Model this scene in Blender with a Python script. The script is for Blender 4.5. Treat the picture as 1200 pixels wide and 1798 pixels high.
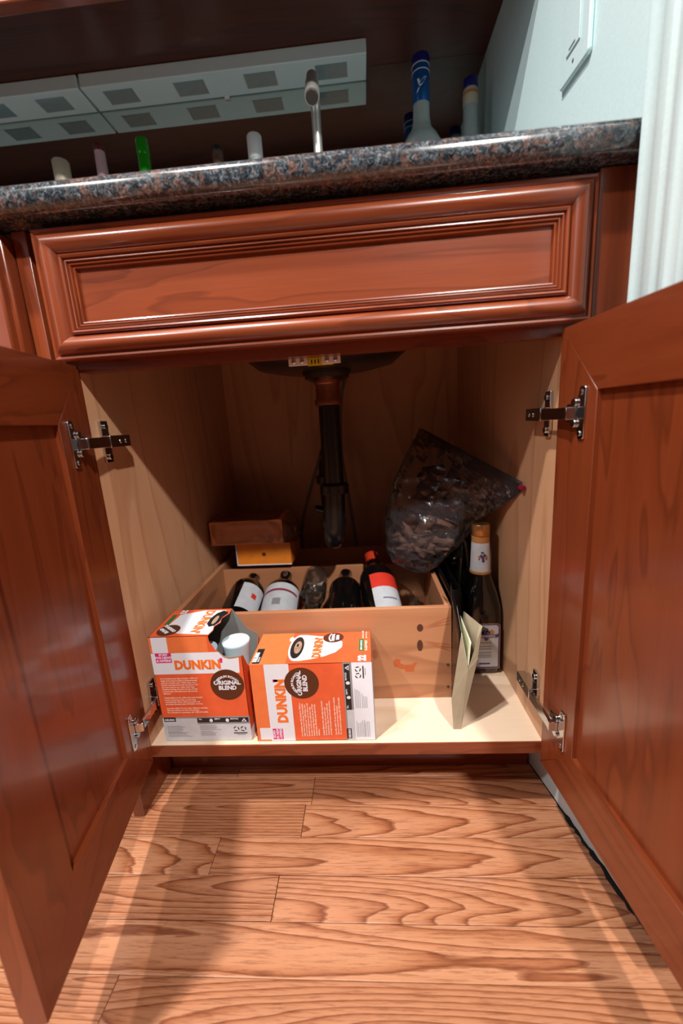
import bpy, bmesh, math, random
from mathutils import Vector, Matrix
random.seed(7)
PI = math.pi
for o in list(bpy.data.objects): bpy.data.objects.remove(o)
S = bpy.context.scene
C = S.collection

# ------------------------------------------------------------------ camera
cd = bpy.data.cameras.new('camera'); cam = bpy.data.objects.new('camera', cd); C.objects.link(cam)
cam.location = (0.36985, -0.54225, 0.63120)
cam.rotation_euler = (1.35249, 0.06251, 0.05386)
cd.sensor_fit = 'VERTICAL'; cd.sensor_height = 36.0; cd.sensor_width = 24.0
cd.lens = 715.56 / 1798 * 36.0
cd.clip_start = 0.01
cd.dof.use_dof = True; cd.dof.focus_distance = 0.62; cd.dof.aperture_fstop = 2.6
S.camera = cam

# ------------------------------------------------------------------ light, world, exposure
S.view_settings.view_transform = 'Standard'; S.view_settings.look = 'None'
S.view_settings.gamma = 1.0; S.view_settings.use_curve_mapping = False
S.view_settings.exposure = -0.2
w = bpy.data.worlds.new('room_light'); S.world = w; w.use_nodes = True
w.node_tree.nodes['Background'].inputs[0].default_value = (0.92, 0.97, 1.0, 1)
w.node_tree.nodes['Background'].inputs[1].default_value = 0.13
def can(loc, power, size, col, aim=None):
    l = bpy.data.lights.new('ceiling_can', 'AREA'); l.shape = 'DISK'; l.size = size; l.energy = power; l.color = col; l.spread = math.radians(125)
    o = bpy.data.objects.new('ceiling_can', l); C.objects.link(o); o.location = loc
    d = Vector(aim or (loc[0], loc[1], 0)) - Vector(loc)
    o.rotation_euler = d.to_track_quat('-Z', 'Y').to_euler()
can((-0.20, -0.60, 2.40), 34, 0.07, (1.0, 0.97, 0.93))
can((1.00, -1.60, 2.40), 36, 0.09, (1.0, 0.97, 0.93), (0.4, 0, 0.5))
can((-0.90, -1.30, 2.40), 17, 0.10, (1.0, 0.98, 0.95), (0.3, 0, 0.5))

wl = bpy.data.lights.new('cool_fill_light', 'AREA'); wl.shape = 'RECTANGLE'; wl.size = .9; wl.size_y = 1.2; wl.energy = 9; wl.color = (.78, .93, 1.0)  # added cool fill to brighten the light bars and right wall; no window here
wo = bpy.data.objects.new('cool_fill_light', wl); C.objects.link(wo); wo.location = (-1.75, -1.3, 1.5)
wo.rotation_euler = (Vector((.5, .3, 1.35)) - wo.location).to_track_quat('-Z', 'Y').to_euler()

# ------------------------------------------------------------------ materials
def lin(c):
    return tuple((x/255/12.92 if x/255 <= .04045 else ((x/255+.055)/1.055)**2.4) for x in c) + (1,)
class NT:
    def __init__(s, name):
        s.m = bpy.data.materials.new(name); s.m.use_nodes = True; s.t = s.m.node_tree; s.b = s.t.nodes['Principled BSDF']
    def n(s, t, **k):
        x = s.t.nodes.new(t)
        for a, v in k.items(): setattr(x, a, v)
        return x
    def l(s, a, b): s.t.links.new(a, b)
    def ramp(s, fac, stops):
        r = s.n('ShaderNodeValToRGB'); e = r.color_ramp.elements
        while len(e) < len(stops): e.new(0.5)
        for el, (p, c) in zip(e, stops): el.position = p; el.color = c if len(c) == 4 else lin(c)
        s.l(fac, r.inputs[0]); return r.outputs[0]
    def co(s, scale=(1, 1, 1), rand=False, rot=(0, 0, 0)):
        tc = s.n('ShaderNodeTexCoord'); mp = s.n('ShaderNodeMapping'); mp.inputs['Scale'].default_value = scale; mp.inputs['Rotation'].default_value = rot
        src = tc.outputs['Object']
        if rand:
            oi = s.n('ShaderNodeObjectInfo'); cx = s.n('ShaderNodeCombineXYZ')
            mu = s.n('ShaderNodeMath', operation='MULTIPLY'); mu.inputs[1].default_value = 37.0; s.l(oi.outputs['Random'], mu.inputs[0])
            for i in range(3): s.l(mu.outputs[0], cx.inputs[i])
            ad = s.n('ShaderNodeVectorMath', operation='ADD'); s.l(src, ad.inputs[0]); s.l(cx.outputs[0], ad.inputs[1]); src = ad.outputs[0]
        s.l(src, mp.inputs[0]); return mp.outputs[0]
    def noise(s, vec, sc=5, det=4, rough=.5, dist=0):
        x = s.n('ShaderNodeTexNoise'); x.inputs['Scale'].default_value = sc; x.inputs['Detail'].default_value = det
        x.inputs['Roughness'].default_value = rough; x.inputs['Distortion'].default_value = dist; s.l(vec, x.inputs['Vector']); return x.outputs[0]
    def math(s, op, a, b=None):
        x = s.n('ShaderNodeMath', operation=op)
        for i, v in enumerate((a, b)):
            if v is None: continue
            if isinstance(v, (int, float)): x.inputs[i].default_value = v
            else: s.l(v, x.inputs[i])
        return x.outputs[0]
    def mix(s, f, a, b, mode='MIX'):
        x = s.n('ShaderNodeMix', data_type='RGBA', blend_type=mode)
        for i, v in ((0, f), (6, a), (7, b)):
            if isinstance(v, (int, float, tuple)): x.inputs[i].default_value = v
            else: s.l(v, x.inputs[i])
        return x.outputs[2]
    def bump(s, h, st=.2, d=.001):
        x = s.n('ShaderNodeBump'); x.inputs['Strength'].default_value = st; x.inputs['Distance'].default_value = d
        s.l(h, x.inputs['Height']); s.l(x.outputs[0], s.b.inputs['Normal'])
def plain(name, col, rough=.5, metal=0, spec=.5, var=.06, coat=0, **k):
    """plain colour with a faint procedural unevenness"""
    N = NT(name); c = col if len(col) == 4 else lin(col)
    nz = N.noise(N.co(), 60, 3)
    d = tuple(x*(1-var) for x in c[:3]) + (1,); e = tuple(min(1, x*(1+var)) for x in c[:3]) + (1,)
    N.l(N.ramp(nz, [(0.3, d), (0.7, e)]), N.b.inputs['Base Color'])
    N.b.inputs['Roughness'].default_value = rough; N.b.inputs['Metallic'].default_value = metal
    N.b.inputs['Specular IOR Level'].default_value = spec; N.b.inputs['Coat Weight'].default_value = coat
    for a, v in k.items(): N.b.inputs[a].default_value = v
    return N.m
def wood(name, dark, mid, light, axis='X', rough=.35, coat=0.0, fig=1.0, fine=1.0, rand=True, knots=False, soft=.45):
    """grain runs along axis; rings of a slightly tilted log give the cathedral figure"""
    N = NT(name)
    st = {'X': (1.1, 9, 9), 'Z': (9, 9, 1.1), 'Y': (9, 1.1, 9)}[axis]
    v = N.co(st, rand)
    a = N.noise(v, 1.0*fig, 3, .5, .6)
    rings = N.math('FRACT', N.math('MULTIPLY', a, 9.0))
    f = {'X': (12, 420, 420), 'Z': (420, 420, 12), 'Y': (420, 12, 420)}[axis]
    b = N.noise(N.co(f, rand), 1.0, 3, .6)
    big = N.noise(N.co((2, 2, 2), rand), 2.0, 2)
    col = N.ramp(rings, [(0.0, light), (0.75, mid), (0.93, dark), (1.0, mid)])
    col2 = N.ramp(big, [(0.3, mid), (0.7, light)])
    col = N.mix(soft, col, col2)
    g = N.ramp(b, [(0.35, (0.75, 0.75, 0.75, 1)), (0.6, (1, 1, 1, 1))])
    col = N.mix(0.55*fine, col, g, 'MULTIPLY')
    N.l(col, N.b.inputs['Base Color'])
    N.b.inputs['Roughness'].default_value = rough; N.b.inputs['Coat Weight'].default_value = coat; N.b.inputs['Coat Roughness'].default_value = .12
    N.bump(b, .08, .0004)
    return N.m
CH = ((80, 32, 14), (120, 52, 25), (134, 62, 32))
cherry_x = wood('cherry_grain_across', *CH, axis='X', rough=.30, coat=.35, fig=1.3, fine=.6, soft=.55)
cherry_z = wood('cherry_grain_upright', *CH, axis='Z', rough=.30, coat=.35, fig=1.3, fine=.6, soft=.55)
cherry_y = wood('cherry_grain_deep', *CH, axis='Y', rough=.30, coat=.35, fig=1.3, fine=.6, soft=.55)
MP = ((176, 122, 86), (200, 150, 112), (210, 160, 122))
maple_z = wood('maple_upright', *MP, axis='Z', rough=.42, fig=.5, fine=.35)
maple_x = wood('maple_shelf', (206, 172, 140), (228, 200, 172), (236, 210, 184), axis='X', rough=.38, fig=.6, fine=.3)
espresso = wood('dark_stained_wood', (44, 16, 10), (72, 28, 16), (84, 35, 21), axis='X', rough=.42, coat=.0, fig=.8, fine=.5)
pine_x = wood('pine_board', (136, 82, 50), (170, 110, 74), (184, 126, 88), axis='X', rough=.55, fig=.55, fine=.35)
pine_y = wood('pine_board_side', (136, 82, 50), (170, 110, 74), (184, 126, 88), axis='Y', rough=.55, fig=.55, fine=.35)
pine_knot = plain('pine_knot', (78, 38, 22), .6)
pine_ring = plain('pine_reddish_grain', (158, 88, 52), .6)

def oak():
    N = NT('red_oak_strip')
    tc = N.n('ShaderNodeTexCoord'); oi = N.n('ShaderNodeObjectInfo')
    r = oi.outputs['Random']
    sep = N.n('ShaderNodeSeparateXYZ'); N.l(tc.outputs['Object'], sep.inputs[0])
    x, y = sep.outputs[0], sep.outputs[1]
    # wobble
    cx = N.n('ShaderNodeCombineXYZ'); N.l(N.math('MULTIPLY', x, 1.0), cx.inputs[0]); N.l(y, cx.inputs[1]); N.l(N.math('MULTIPLY', r, 50.0), cx.inputs[2])
    mp = N.n('ShaderNodeMapping'); mp.inputs['Scale'].default_value = (1.3, 14, 1); N.l(cx.outputs[0], mp.inputs[0])
    wob = N.noise(mp.outputs[0], 1.0, 2, .5, .3)
    mp2 = N.n('ShaderNodeMapping'); mp2.inputs['Scale'].default_value = (18, 150, 1); N.l(cx.outputs[0], mp2.inputs[0])
    wob2 = N.noise(mp2.outputs[0], 1.0, 2, .6)
    # log rings cut on a slant
    yy = N.math('ADD', y, N.math('MULTIPLY', N.math('SUBTRACT', r, .5), .05))
    zz = N.math('ADD', N.math('MULTIPLY', x, N.math('MULTIPLY', N.math('SUBTRACT', r, .35), .16)), N.math('ADD', .012, N.math('MULTIPLY', wob, .05)))
    rad = N.math('SQRT', N.math('ADD', N.math('MULTIPLY', yy, yy), N.math('MULTIPLY', zz, zz)))
    rad = N.math('ADD', rad, N.math('MULTIPLY', wob2, .0016))
    ph = N.math('FRACT', N.math('MULTIPLY', rad, 190.0))
    grain = N.ramp(ph, [(0.0, (214, 154, 116)), (0.55, (206, 144, 104)), (0.80, (184, 118, 80)), (0.93, (140, 80, 50)), (1.0, (192, 132, 94))])
    mp3 = N.n('ShaderNodeMapping'); mp3.inputs['Scale'].default_value = (26, 520, 1); N.l(cx.outputs[0], mp3.inputs[0])
    pores = N.noise(mp3.outputs[0], 1.0, 3, .7)
    col = N.mix(.75, grain, N.ramp(pores, [(0.36, (0.55, 0.45, 0.38, 1)), (0.5, (1, 1, 1, 1))]), 'MULTIPLY')
    # every board its own tone
    tone = N.ramp(N.math('FRACT', N.math('MULTIPLY', r, 7.3)), [(0, (0.56, 0.49, 0.46, 1)), (0.5, (.67, .61, .59, 1)), (1, (.73, .70, .70, 1))])
    col = N.mix(.9, col, tone, 'MULTIPLY')
    N.l(col, N.b.inputs['Base Color']); N.b.inputs['Roughness'].default_value = .33; N.b.inputs['Coat Weight'].default_value = .25; N.b.inputs['Coat Roughness'].default_value = .2
    N.bump(N.math('ADD', pores, ph), .12, .0004)
    return N.m
oak_m = oak()
def granite():
    N = NT('brown_blue_granite')
    v = N.co((1, 1, 1)); vs = N.co((1, 2.2, 1), rot=(.5, .3, .6))
    n1 = N.noise(vs, 52, 4, .6, 2.2); n2 = N.noise(v, 210, 4, .7, .9); n3 = N.noise(v, 26, 2)
    base = N.ramp(n2, [(0.34, (12, 13, 16)), (0.5, (46, 52, 58)), (0.62, (96, 104, 110)), (0.74, (152, 156, 158))])
    brown = N.ramp(n2, [(0.32, (34, 26, 24)), (0.52, (94, 74, 68)), (0.75, (150, 130, 122))])
    f = N.ramp(N.math('ADD', N.math('MULTIPLY', n1, .72), N.math('MULTIPLY', n3, .3)), [(0.525, (0, 0, 0, 1)), (0.575, (1, 1, 1, 1))])
    N.l(N.mix(f, base, brown), N.b.inputs['Base Color'])
    N.b.inputs['Roughness'].default_value = .18; N.b.inputs['Coat Weight'].default_value = .6; N.b.inputs['Coat Roughness'].default_value = .05
    return N.m
granite_m = granite()
def wallpaint(name, c, rough=.6):
    N = NT(name); n = N.noise(N.co(), 350, 3); N.l(N.ramp(n, [(.3, tuple(int(i*.97) for i in c)), (.7, c)]), N.b.inputs['Base Color'])
    N.b.inputs['Roughness'].default_value = rough; N.bump(n, .15, .0005); return N.m
aqua = wallpaint('wall_paint_cool_lit', (220, 244, 246))  # aqua is the cool light of this corner, put into the wall colour
taupe = wallpaint('taupe_wall_paint', (104, 94, 86))
trimw = wallpaint('white_trim_cool_lit', (226, 250, 252), .3)  # the same cool light is tinted into the white of casing and plate
basew = wallpaint('grey_white_base_paint', (188, 196, 198), .5)
chrome = plain('polished_chrome', (205, 208, 212), .12, 1.0, var=.02)
nickel = plain('brushed_nickel', (214, 212, 206), .38, .75, var=.02)
steel = plain('sink_steel', (120, 112, 106), .35, 1.0)
copper = plain('copper_fitting', (182, 124, 94), .45, 1.0)
black_pl = plain('black_plastic_pipe', (14, 14, 15), .32)
rubber = plain('dark_gasket', (26, 24, 24), .6)
grey_tube = plain('grey_supply_tube', (96, 92, 92), .5)
white_pl = plain('white_plastic', (232, 232, 234), .35, var=.01)
yellow = plain('yellow_warning_sticker', (226, 206, 40), .5)
dark_gap = plain('dark_gap', (18, 14, 12), .9)
mirror_m = plain('mirror_silver', (205, 215, 212), .015, 1.0, var=.0)
housing = plain('light_housing_enamel', (220, 240, 242), .35, var=.01)
lens_m = plain('frosted_lens', (122, 152, 156), .25, coat=.5)
black_m = plain('dark_glass', (10, 9, 9), .08, spec=.6, coat=.4)
black_g = plain('green_black_glass', (14, 20, 12), .08, spec=.6, coat=.4)
cardw = plain('paperboard_grey_inside', (122, 120, 116), .85)
P_orange = plain('print_orange', (226, 94, 52), .38); P_orange2 = plain('print_light_orange', (232, 120, 66), .38)
P_white = plain('print_white', (226, 228, 236), .38, var=.01); P_lgrey = plain('print_light_grey', (196, 198, 204), .4); P_grey = plain('print_mid_grey', (138, 138, 142), .4)
P_black = plain('print_black', (30, 30, 32), .4); P_brown = plain('print_brown', (84, 42, 22), .38); P_pink = plain('print_magenta', (222, 38, 122), .4)
P_letter = plain('print_orange_lettering', (240, 116, 40), .4); P_cream = plain('print_cream', (246, 226, 206), .4); P_green = plain('print_green', (34, 110, 62), .4)
P_foam = plain('print_coffee_foam', (172, 140, 116), .4, var=.3); P_purple = plain('print_purple', (82, 58, 108), .4); P_gold = plain('print_gold', (190, 130, 70), .4)
P_dgrey = plain('print_fine_grey_text', (120, 120, 126), .4); P_red = plain('print_red', (206, 52, 36), .4)
paper_beige = plain('beige_card', (152, 138, 114), .6); paper_in = plain('pale_bag_inside', (196, 194, 168), .7); black_paper = plain('glossy_black_paper', (14, 13, 13), .25)
frost = plain('frosted_glass', (168, 182, 180), .25, coat=.3); blue_foil = plain('blue_foil', (18, 88, 160), .3, .3); blue_cap = plain('dark_blue_cap', (22, 30, 110), .35)
green_gl = plain('green_glass', (28, 140, 20), .15, coat=.5); cream_c = plain('cream_cap', (196, 184, 160), .4); pink_c = plain('pale_pink_foil', (206, 168, 176), .35)
cork_m = plain('cork', (92, 60, 46), .8, var=.35); gold_cap = plain('gold_screw_cap', (196, 146, 92), .3, .85); tan_box = plain('tan_orange_card', (236, 156, 104), .45); amber_box = plain('amber_card', (226, 128, 34), .45)
red_foil = plain('orange_red_foil', (212, 62, 34), .35, .2); tape_l = plain('torn_label_residue', (172, 82, 40), .5); magenta_pl = plain('magenta_zip_plastic', (150, 20, 60), .3)
pod_m = plain('white_pod_plastic', (206, 224, 230), .35, var=.01)
def clear(name, col, haze, rough=.08, tint=.97):
    """thin clear plastic or glass: see-through, a little haze, real gloss"""
    N = NT(name); t = N.t; n = N.noise(N.co(), 26, 3); out = t.nodes['Material Output']; t.nodes.remove(N.b)
    bp = N.n('ShaderNodeBump'); bp.inputs['Strength'].default_value = .8; bp.inputs['Distance'].default_value = .006; N.l(n, bp.inputs['Height'])
    tr = N.n('ShaderNodeBsdfTransparent'); tr.inputs[0].default_value = (tint, tint, tint, 1)
    df = N.n('ShaderNodeBsdfDiffuse'); df.inputs[0].default_value = lin(col)
    gl = N.n('ShaderNodeBsdfGlossy'); gl.inputs['Roughness'].default_value = rough; N.l(bp.outputs[0], gl.inputs['Normal'])
    fr = N.n('ShaderNodeFresnel'); fr.inputs['IOR'].default_value = 1.5; N.l(bp.outputs[0], fr.inputs['Normal'])
    m1 = N.n('ShaderNodeMixShader'); m1.inputs[0].default_value = haze; N.l(tr.outputs[0], m1.inputs[1]); N.l(df.outputs[0], m1.inputs[2])
    m2 = N.n('ShaderNodeMixShader'); N.l(fr.outputs[0], m2.inputs[0]); N.l(m1.outputs[0], m2.inputs[1]); N.l(gl.outputs[0], m2.inputs[2])
    N.l(m2.outputs[0], out.inputs[0]); return N.m
film = clear('clear_plastic_film', (150, 146, 152), .07, .16)
wrap = clear('clear_shrink_wrap', (150, 140, 138), .03, .15)
clear_gl = clear('clear_bottle_glass', (110, 104, 92), .10, .05, .85)

# ------------------------------------------------------------------ helpers
def tag(o, label=None, cat=None, group=None, kind=None):
    for k, v in (('label', label), ('category', cat), ('group', group), ('kind', kind)):
        if v: o[k] = v
    return o
def empty(name, loc=(0, 0, 0), rz=0, **k):
    o = bpy.data.objects.new(name, None); C.objects.link(o); o.location = loc; o.rotation_euler = (0, 0, rz); o.empty_display_size = .02
    return tag(o, **k)
class MB:
    def __init__(s): s.b = bmesh.new()
    def box(s, x0, x1, y0, y1, z0, z1, M=None):
        v = [s.b.verts.new((x, y, z)) for x in (x0, x1) for y in (y0, y1) for z in (z0, z1)]
        for f in ((0, 1, 3, 2), (4, 6, 7, 5), (0, 4, 5, 1), (2, 3, 7, 6), (0, 2, 6, 4), (1, 5, 7, 3)): s.b.faces.new([v[i] for i in f])
        if M: bmesh.ops.transform(s.b, matrix=M, verts=v)
        return s
    def hexa(s, p):
        v = [s.b.verts.new(q) for q in p]
        for f in ((0, 1, 2, 3), (7, 6, 5, 4), (0, 4, 5, 1), (1, 5, 6, 2), (2, 6, 7, 3), (3, 7, 4, 0)): s.b.faces.new([v[i] for i in f])
        return s
    def prism(s, poly, f, h0, h1):
        """poly of (u,v); f maps (u,v,h) to a point"""
        a = [s.b.verts.new(f(u, v, h0)) for u, v in poly]; b = [s.b.verts.new(f(u, v, h1)) for u, v in poly]
        n = len(poly); s.b.faces.new(a[::-1]); s.b.faces.new(b)
        for i in range(n): s.b.faces.new((a[i], a[(i+1) % n], b[(i+1) % n], b[i]))
        return s
    def lathe(s, prof, M=None, seg=28, cap=True, sx=1, sy=1):
        rings = []
        for r, z in prof:
            rings.append([s.b.verts.new((r*math.cos(2*PI*i/seg)*sx, r*math.sin(2*PI*i/seg)*sy, z)) for i in range(seg)])
        for a, b in zip(rings, rings[1:]):
            for i in range(seg): s.b.faces.new((a[i], a[(i+1) % seg], b[(i+1) % seg], b[i]))
        if cap:
            s.b.faces.new(rings[0][::-1]); s.b.faces.new(rings[-1])
        if M: bmesh.ops.transform(s.b, matrix=M, verts=[v for r in rings for v in r])
        return s
    def tube(s, pts, r, seg=12):
        pts = [Vector(p) for p in pts]; rr = r if isinstance(r, (list, tuple)) else [r]*len(pts); rings = []
        up = Vector((0.13, 1, 0.07)).normalized()
        for i, p in enumerate(pts):
            t = (pts[min(i+1, len(pts)-1)] - pts[max(i-1, 0)]).normalized()
            a = t.cross(up)
            if a.length < .1: a = t.cross(Vector((1, 0, 0)))
            a.normalize(); b = t.cross(a).normalized()
            rings.append([s.b.verts.new(p + (a*math.cos(2*PI*k/seg) + b*math.sin(2*PI*k/seg))*rr[i]) for k in range(seg)])
        for x, y in zip(rings, rings[1:]):
            for k in range(seg): s.b.faces.new((x[k], x[(k+1) % seg], y[(k+1) % seg], y[k]))
        s.b.faces.new(rings[0][::-1]); s.b.faces.new(rings[-1]); return s
    def build(s, name, mat, parent=None, bevel=0, smooth=False, loc=None, seg=2):
        bmesh.ops.recalc_face_normals(s.b, faces=s.b.faces)
        m = bpy.data.meshes.new(name)
        if loc is not None: bmesh.ops.translate(s.b, verts=s.b.verts, vec=-Vector(loc))
        s.b.to_mesh(m); s.b.free(); m.materials.append(mat)
        o = bpy.data.objects.new(name, m); C.objects.link(o)
        if loc is not None: o.location = loc
        if parent is not None: o.parent = parent
        if bevel:
            md = o.modifiers.new('bevel', 'BEVEL'); md.width = bevel; md.segments = seg; md.limit_method = 'ANGLE'; md.angle_limit = .6
        if smooth or bevel:
            for p in m.polygons: p.use_smooth = True
            try:
                m.set_sharp_from_angle(angle=.7)
            except Exception: pass
        return o
def B(name, mat, x0, x1, y0, y1, z0, z1, parent=None, bevel=0, **k):
    c = ((x0+x1)/2, (y0+y1)/2, (z0+z1)/2)
    o = MB().box(x0, x1, y0, y1, z0, z1).build(name, mat, parent, bevel, loc=c)
    return tag(o, **k)
TXT = {}
def text_mesh(s, size, bold=0.0, ext=.0001, align='LEFT', sp=1.0, ls=1.0):
    key = (s, size, bold, align, sp, ls)
    if key in TXT: return TXT[key]
    cu = bpy.data.curves.new('lettering', 'FONT'); cu.body = s; cu.size = size; cu.offset = bold; cu.extrude = ext
    cu.align_x = align; cu.space_character = sp; cu.space_line = ls; cu.resolution_u = 2
    ob = bpy.data.objects.new('lettering', cu); C.objects.link(ob)
    bpy.context.view_layer.update()
    m = bpy.data.meshes.new_from_object(ob.evaluated_get(bpy.context.evaluated_depsgraph_get()))
    bpy.data.objects.remove(ob); m.name = 'lettering'; TXT[key] = m; return m
class Face:
    """printed artwork on a flat face: F maps (u, v, h) -> point, h outwards"""
    def __init__(s, f, parent): s.f = f; s.p = parent; s.k = {}
    def mb(s, name, mat): return s.k.setdefault((name, mat.name), (MB(), mat))[0]
    def poly(s, name, mat, poly, h=1): s.mb(name, mat).prism(poly, s.f, 0.00002, h*.00012); return s
    def rect(s, name, mat, u0, u1, v0, v1, h=1): return s.poly(name, mat, [(u0, v0), (u1, v0), (u1, v1), (u0, v1)], h)
    def ell(s, name, mat, u, v, ru, rv, h=1, n=32, rot=0):
        return s.poly(name, mat, [(u + ru*math.cos(2*PI*i/n)*math.cos(rot) - rv*math.sin(2*PI*i/n)*math.sin(rot), v + ru*math.cos(2*PI*i/n)*math.sin(rot) + rv*math.sin(2*PI*i/n)*math.cos(rot)) for i in range(n)], h)
    def text(s, str_, mat, u, v, size, h=2, rot=0, bold=0, sx=1, name='lettering', align='LEFT', sp=1, arc=0):
        me = text_mesh(str_, size, bold, .00003, align, sp)
        b = s.mb(name, mat).b; n0 = len(b.verts)
        tmp = me.copy(); co = []
        cr, sr = math.cos(rot), math.sin(rot)
        for q in tmp.vertices:
            x, y, z = q.co.x*sx, q.co.y, q.co.z
            if arc:
                a = x/arc; x, y = (arc+y)*math.sin(a), (arc+y)*math.cos(a) - arc
            q.co = s.f(u + x*cr - y*sr, v + x*sr + y*cr, h*.00012 + z + .00003)
        b.from_mesh(tmp); bpy.data.meshes.remove(tmp); return s
    def done(s):
        for (n, _), (mb, mat) in s.k.items(): mb.build(n, mat, s.p)

# ================================================================== SETTING
XR = .688
floor = tag(MB().box(-1.85, 1.85, -2.65, .65, -.03, -.008).build('floor', dark_gap), 'floor of red oak strips', kind='structure')
PW = .0556
joints = {0: [.239], 1: [.111], 2: [.216], 3: [], 4: [.044], 5: [.5], 6: [-.05], 7: [.3], 8: [.6]}
for row in range(-10, 46):
    y1 = .021 - row*PW; y0 = y1 - PW
    js = joints.get(row, [random.uniform(-.5, .6)])
    base = sorted(set([-1.8] + [j for j in js] + ([-.9] if row % 2 else [-1.1]) + [1.8 if y1 < -.2 else (.668 if y1 > .03 else (.675 if y1 > -.06 else .70))]))
    xs = []
    for a, b in zip(base, base[1:]): xs += [(a, b)]
    for a, b in xs:
        b2 = b
        if b2 <= a: continue
        B('plank', oak_m, a+.0004, b2-.0004, y0+.00035, y1-.00035, -.008, random.uniform(-.0002, .0002), floor, bevel=.0006)
B('ceiling', wallpaint('white_ceiling_paint', (172, 176, 176)), -1.8, 1.8, -2.6, .66, 2.45, 2.5, kind='structure', label='white ceiling over the kitchen')
B('wall_front', taupe, -1.8, 1.8, -2.66, -2.6, -.01, 2.45, kind='structure', label='taupe wall behind the viewer')
B('wall_left', taupe, -1.86, -1.8, -2.6, .66, -.01, 2.45, kind='structure', label='taupe wall far to the left')
B('wall_side', taupe, 1.8, 1.86, -2.6, .66, -.01, 2.45, kind='structure', label='taupe wall far to the right')
B('wall_back', aqua, -1.3, XR, .612, .66, -.01, 2.4, kind='structure', label='wall behind the cabinets')
B('wall_right', aqua, XR, XR+.1, -.06, .612, -.01, 2.4, kind='structure', label='pale wall with cool light tinted into its colour at the right end of the counter')
# door casing, stepped profile, on the right wall
cas = empty('trim_1', (0, 0, 0), kind='structure', label='white door casing right of the cabinet')
prof = [(XR+.1, -.0425), (.663, -.0425), (.6605, -.0445), (.6615, -.066), (.6585, -.070), (.6585, -.082), (.6615, -.086), (.6615, -.098), (.657, -.102), (.657, -.120), (.660, -.124), (.660, -.22), (XR+.1, -.22)]
MB().prism(prof, lambda u, v, h: (u, v, h), .06, 2.4).build('casing_board', trimw, cas, bevel=.0008, seg=1)
# lower wall piece with ragged lower edge over a dark gap
rag = [(.19, .001)]
y = .19
while y > -.2:
    y -= random.uniform(.006, .014); rag.append((y, .001 + (random.uniform(.0, .007) if y < .02 else random.uniform(0, .002))))
poly = rag + [(-.215, .06), (.19, .06)]
MB().prism(poly, lambda u, v, h: (h - .174*u, u, v), .6586, .692).build('baseboard_right', basew, None, loc=(.67, 0, 0))
tag(bpy.data.objects['baseboard_right'], label='grey white wall base with a ragged lower edge', kind='structure')
# ragged dark filler along it
mb = MB(); pts = []; y = .2
while y > -.16:
    pts.append((.6586 - .174*y - (random.uniform(.001, .0055) if y < .03 else .001), y)); y -= random.uniform(.005, .012)
mb.prism(pts + [(.70, y), (.70, .2)], lambda u, v, h: (u, v, h), -.007, .0012).build('floor_edge_filler', dark_gap, None)
tag(bpy.data.objects['floor_edge_filler'], 'black crumbly filler along the wall at the floor edge', 'filler')

# ================================================================== SINK CABINET
cab = empty('sink_cabinet', (.308, 0, 0), label='cherry sink base cabinet with two open doors and a false drawer front', cat='cabinet')
cab.location = (0, 0, 0)
W = .616; ZB = .139; ZT = .715; D = .585
B('side_panel', maple_z, -.0185, 0, .0015, D, .12, .8835, cab)
B('side_panel', maple_z, W, W+.0185, .0015, D, .12, .8835, cab)
B('side_panel_edge', cherry_z, -.0185, 0, -.0005, .0015, .12, .8835, cab)
B('side_panel_edge', cherry_z, W, W+.0185, -.0005, .0015, .12, .8835, cab)
B('back_panel', maple_z, 0, W, .575, D, .12, .8835, cab)
B('cabinet_floor', maple_x, 0, W, .0015, .575, .121, ZB, cab)
B('floor_edge', cherry_x, -.0, W, -.001, .0015, .1195, ZB-.0004, cab, label='cherry edge strip of the cabinet floor')
B('top_rail', cherry_x, 0, W, 0, .019, ZT, .8835, cab)
B('toe_kick', cherry_x, -.03, W+.020, .10, .115, 0, .1195, cab)
B('filler_strip', cherry_z, .6405, .6875, -.012, .03, .12, .8835, cab, bevel=.001)

# false drawer front : mitred moulded frame + panel
df = empty('drawer_front', (0, 0, 0)); df.parent = cab
X0, X1, Z0, Z1 = -.0156, .6381, .7274, .8767
pr = [(0, -.001), (0, -.017), (.0022, -.0195), (.0045, -.0190), (.0060, -.0170), (.0072, -.0172), (.0092, -.0222), (.0125, -.0252), (.0165, -.0262), (.0210, -.0252), (.0255, -.0215), (.0285, -.0165), (.0292, -.0150),
      (.0300, -.0195), (.0320, -.0212), (.0340, -.0200), (.0350, -.0165), (.0362, -.0180), (.0375, -.0182), (.0385, -.0150), (.0398, -.0162), (.0410, -.0160), (.0418, -.0130), (.0430, -.0140), (.0445, -.0135), (.0452, -.0090)]
def mould(side, nm, mat):
    b = bmesh.new(); A = []; Bv = []
    for d, h in pr + [(.0452, -.001)]:
        c = [(X0+d, Z0+d), (X1-d, Z0+d), (X1-d, Z1-d), (X0+d, Z1-d)]
        p, q = c[side], c[(side+1) % 4]
        A.append(b.verts.new((p[0], h, p[1]))); Bv.append(b.verts.new((q[0], h, q[1])))
    n = len(A)
    for i in range(n): b.faces.new((A[i], A[(i+1) % n], Bv[(i+1) % n], Bv[i]))
    b.faces.new(A); b.faces.new(Bv[::-1])
    m = MB(); m.b.free(); m.b = b
    return m.build(nm, mat, df, smooth=True)
mould(0, 'moulded_rail', cherry_x); mould(1, 'moulded_stile', cherry_z); mould(2, 'moulded_rail', cherry_x); mould(3, 'moulded_stile', cherry_z)
B('centre_panel', cherry_x, X0+.044, X1-.044, -.0095, -.002, Z0+.044, Z1-.044, df)

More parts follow.
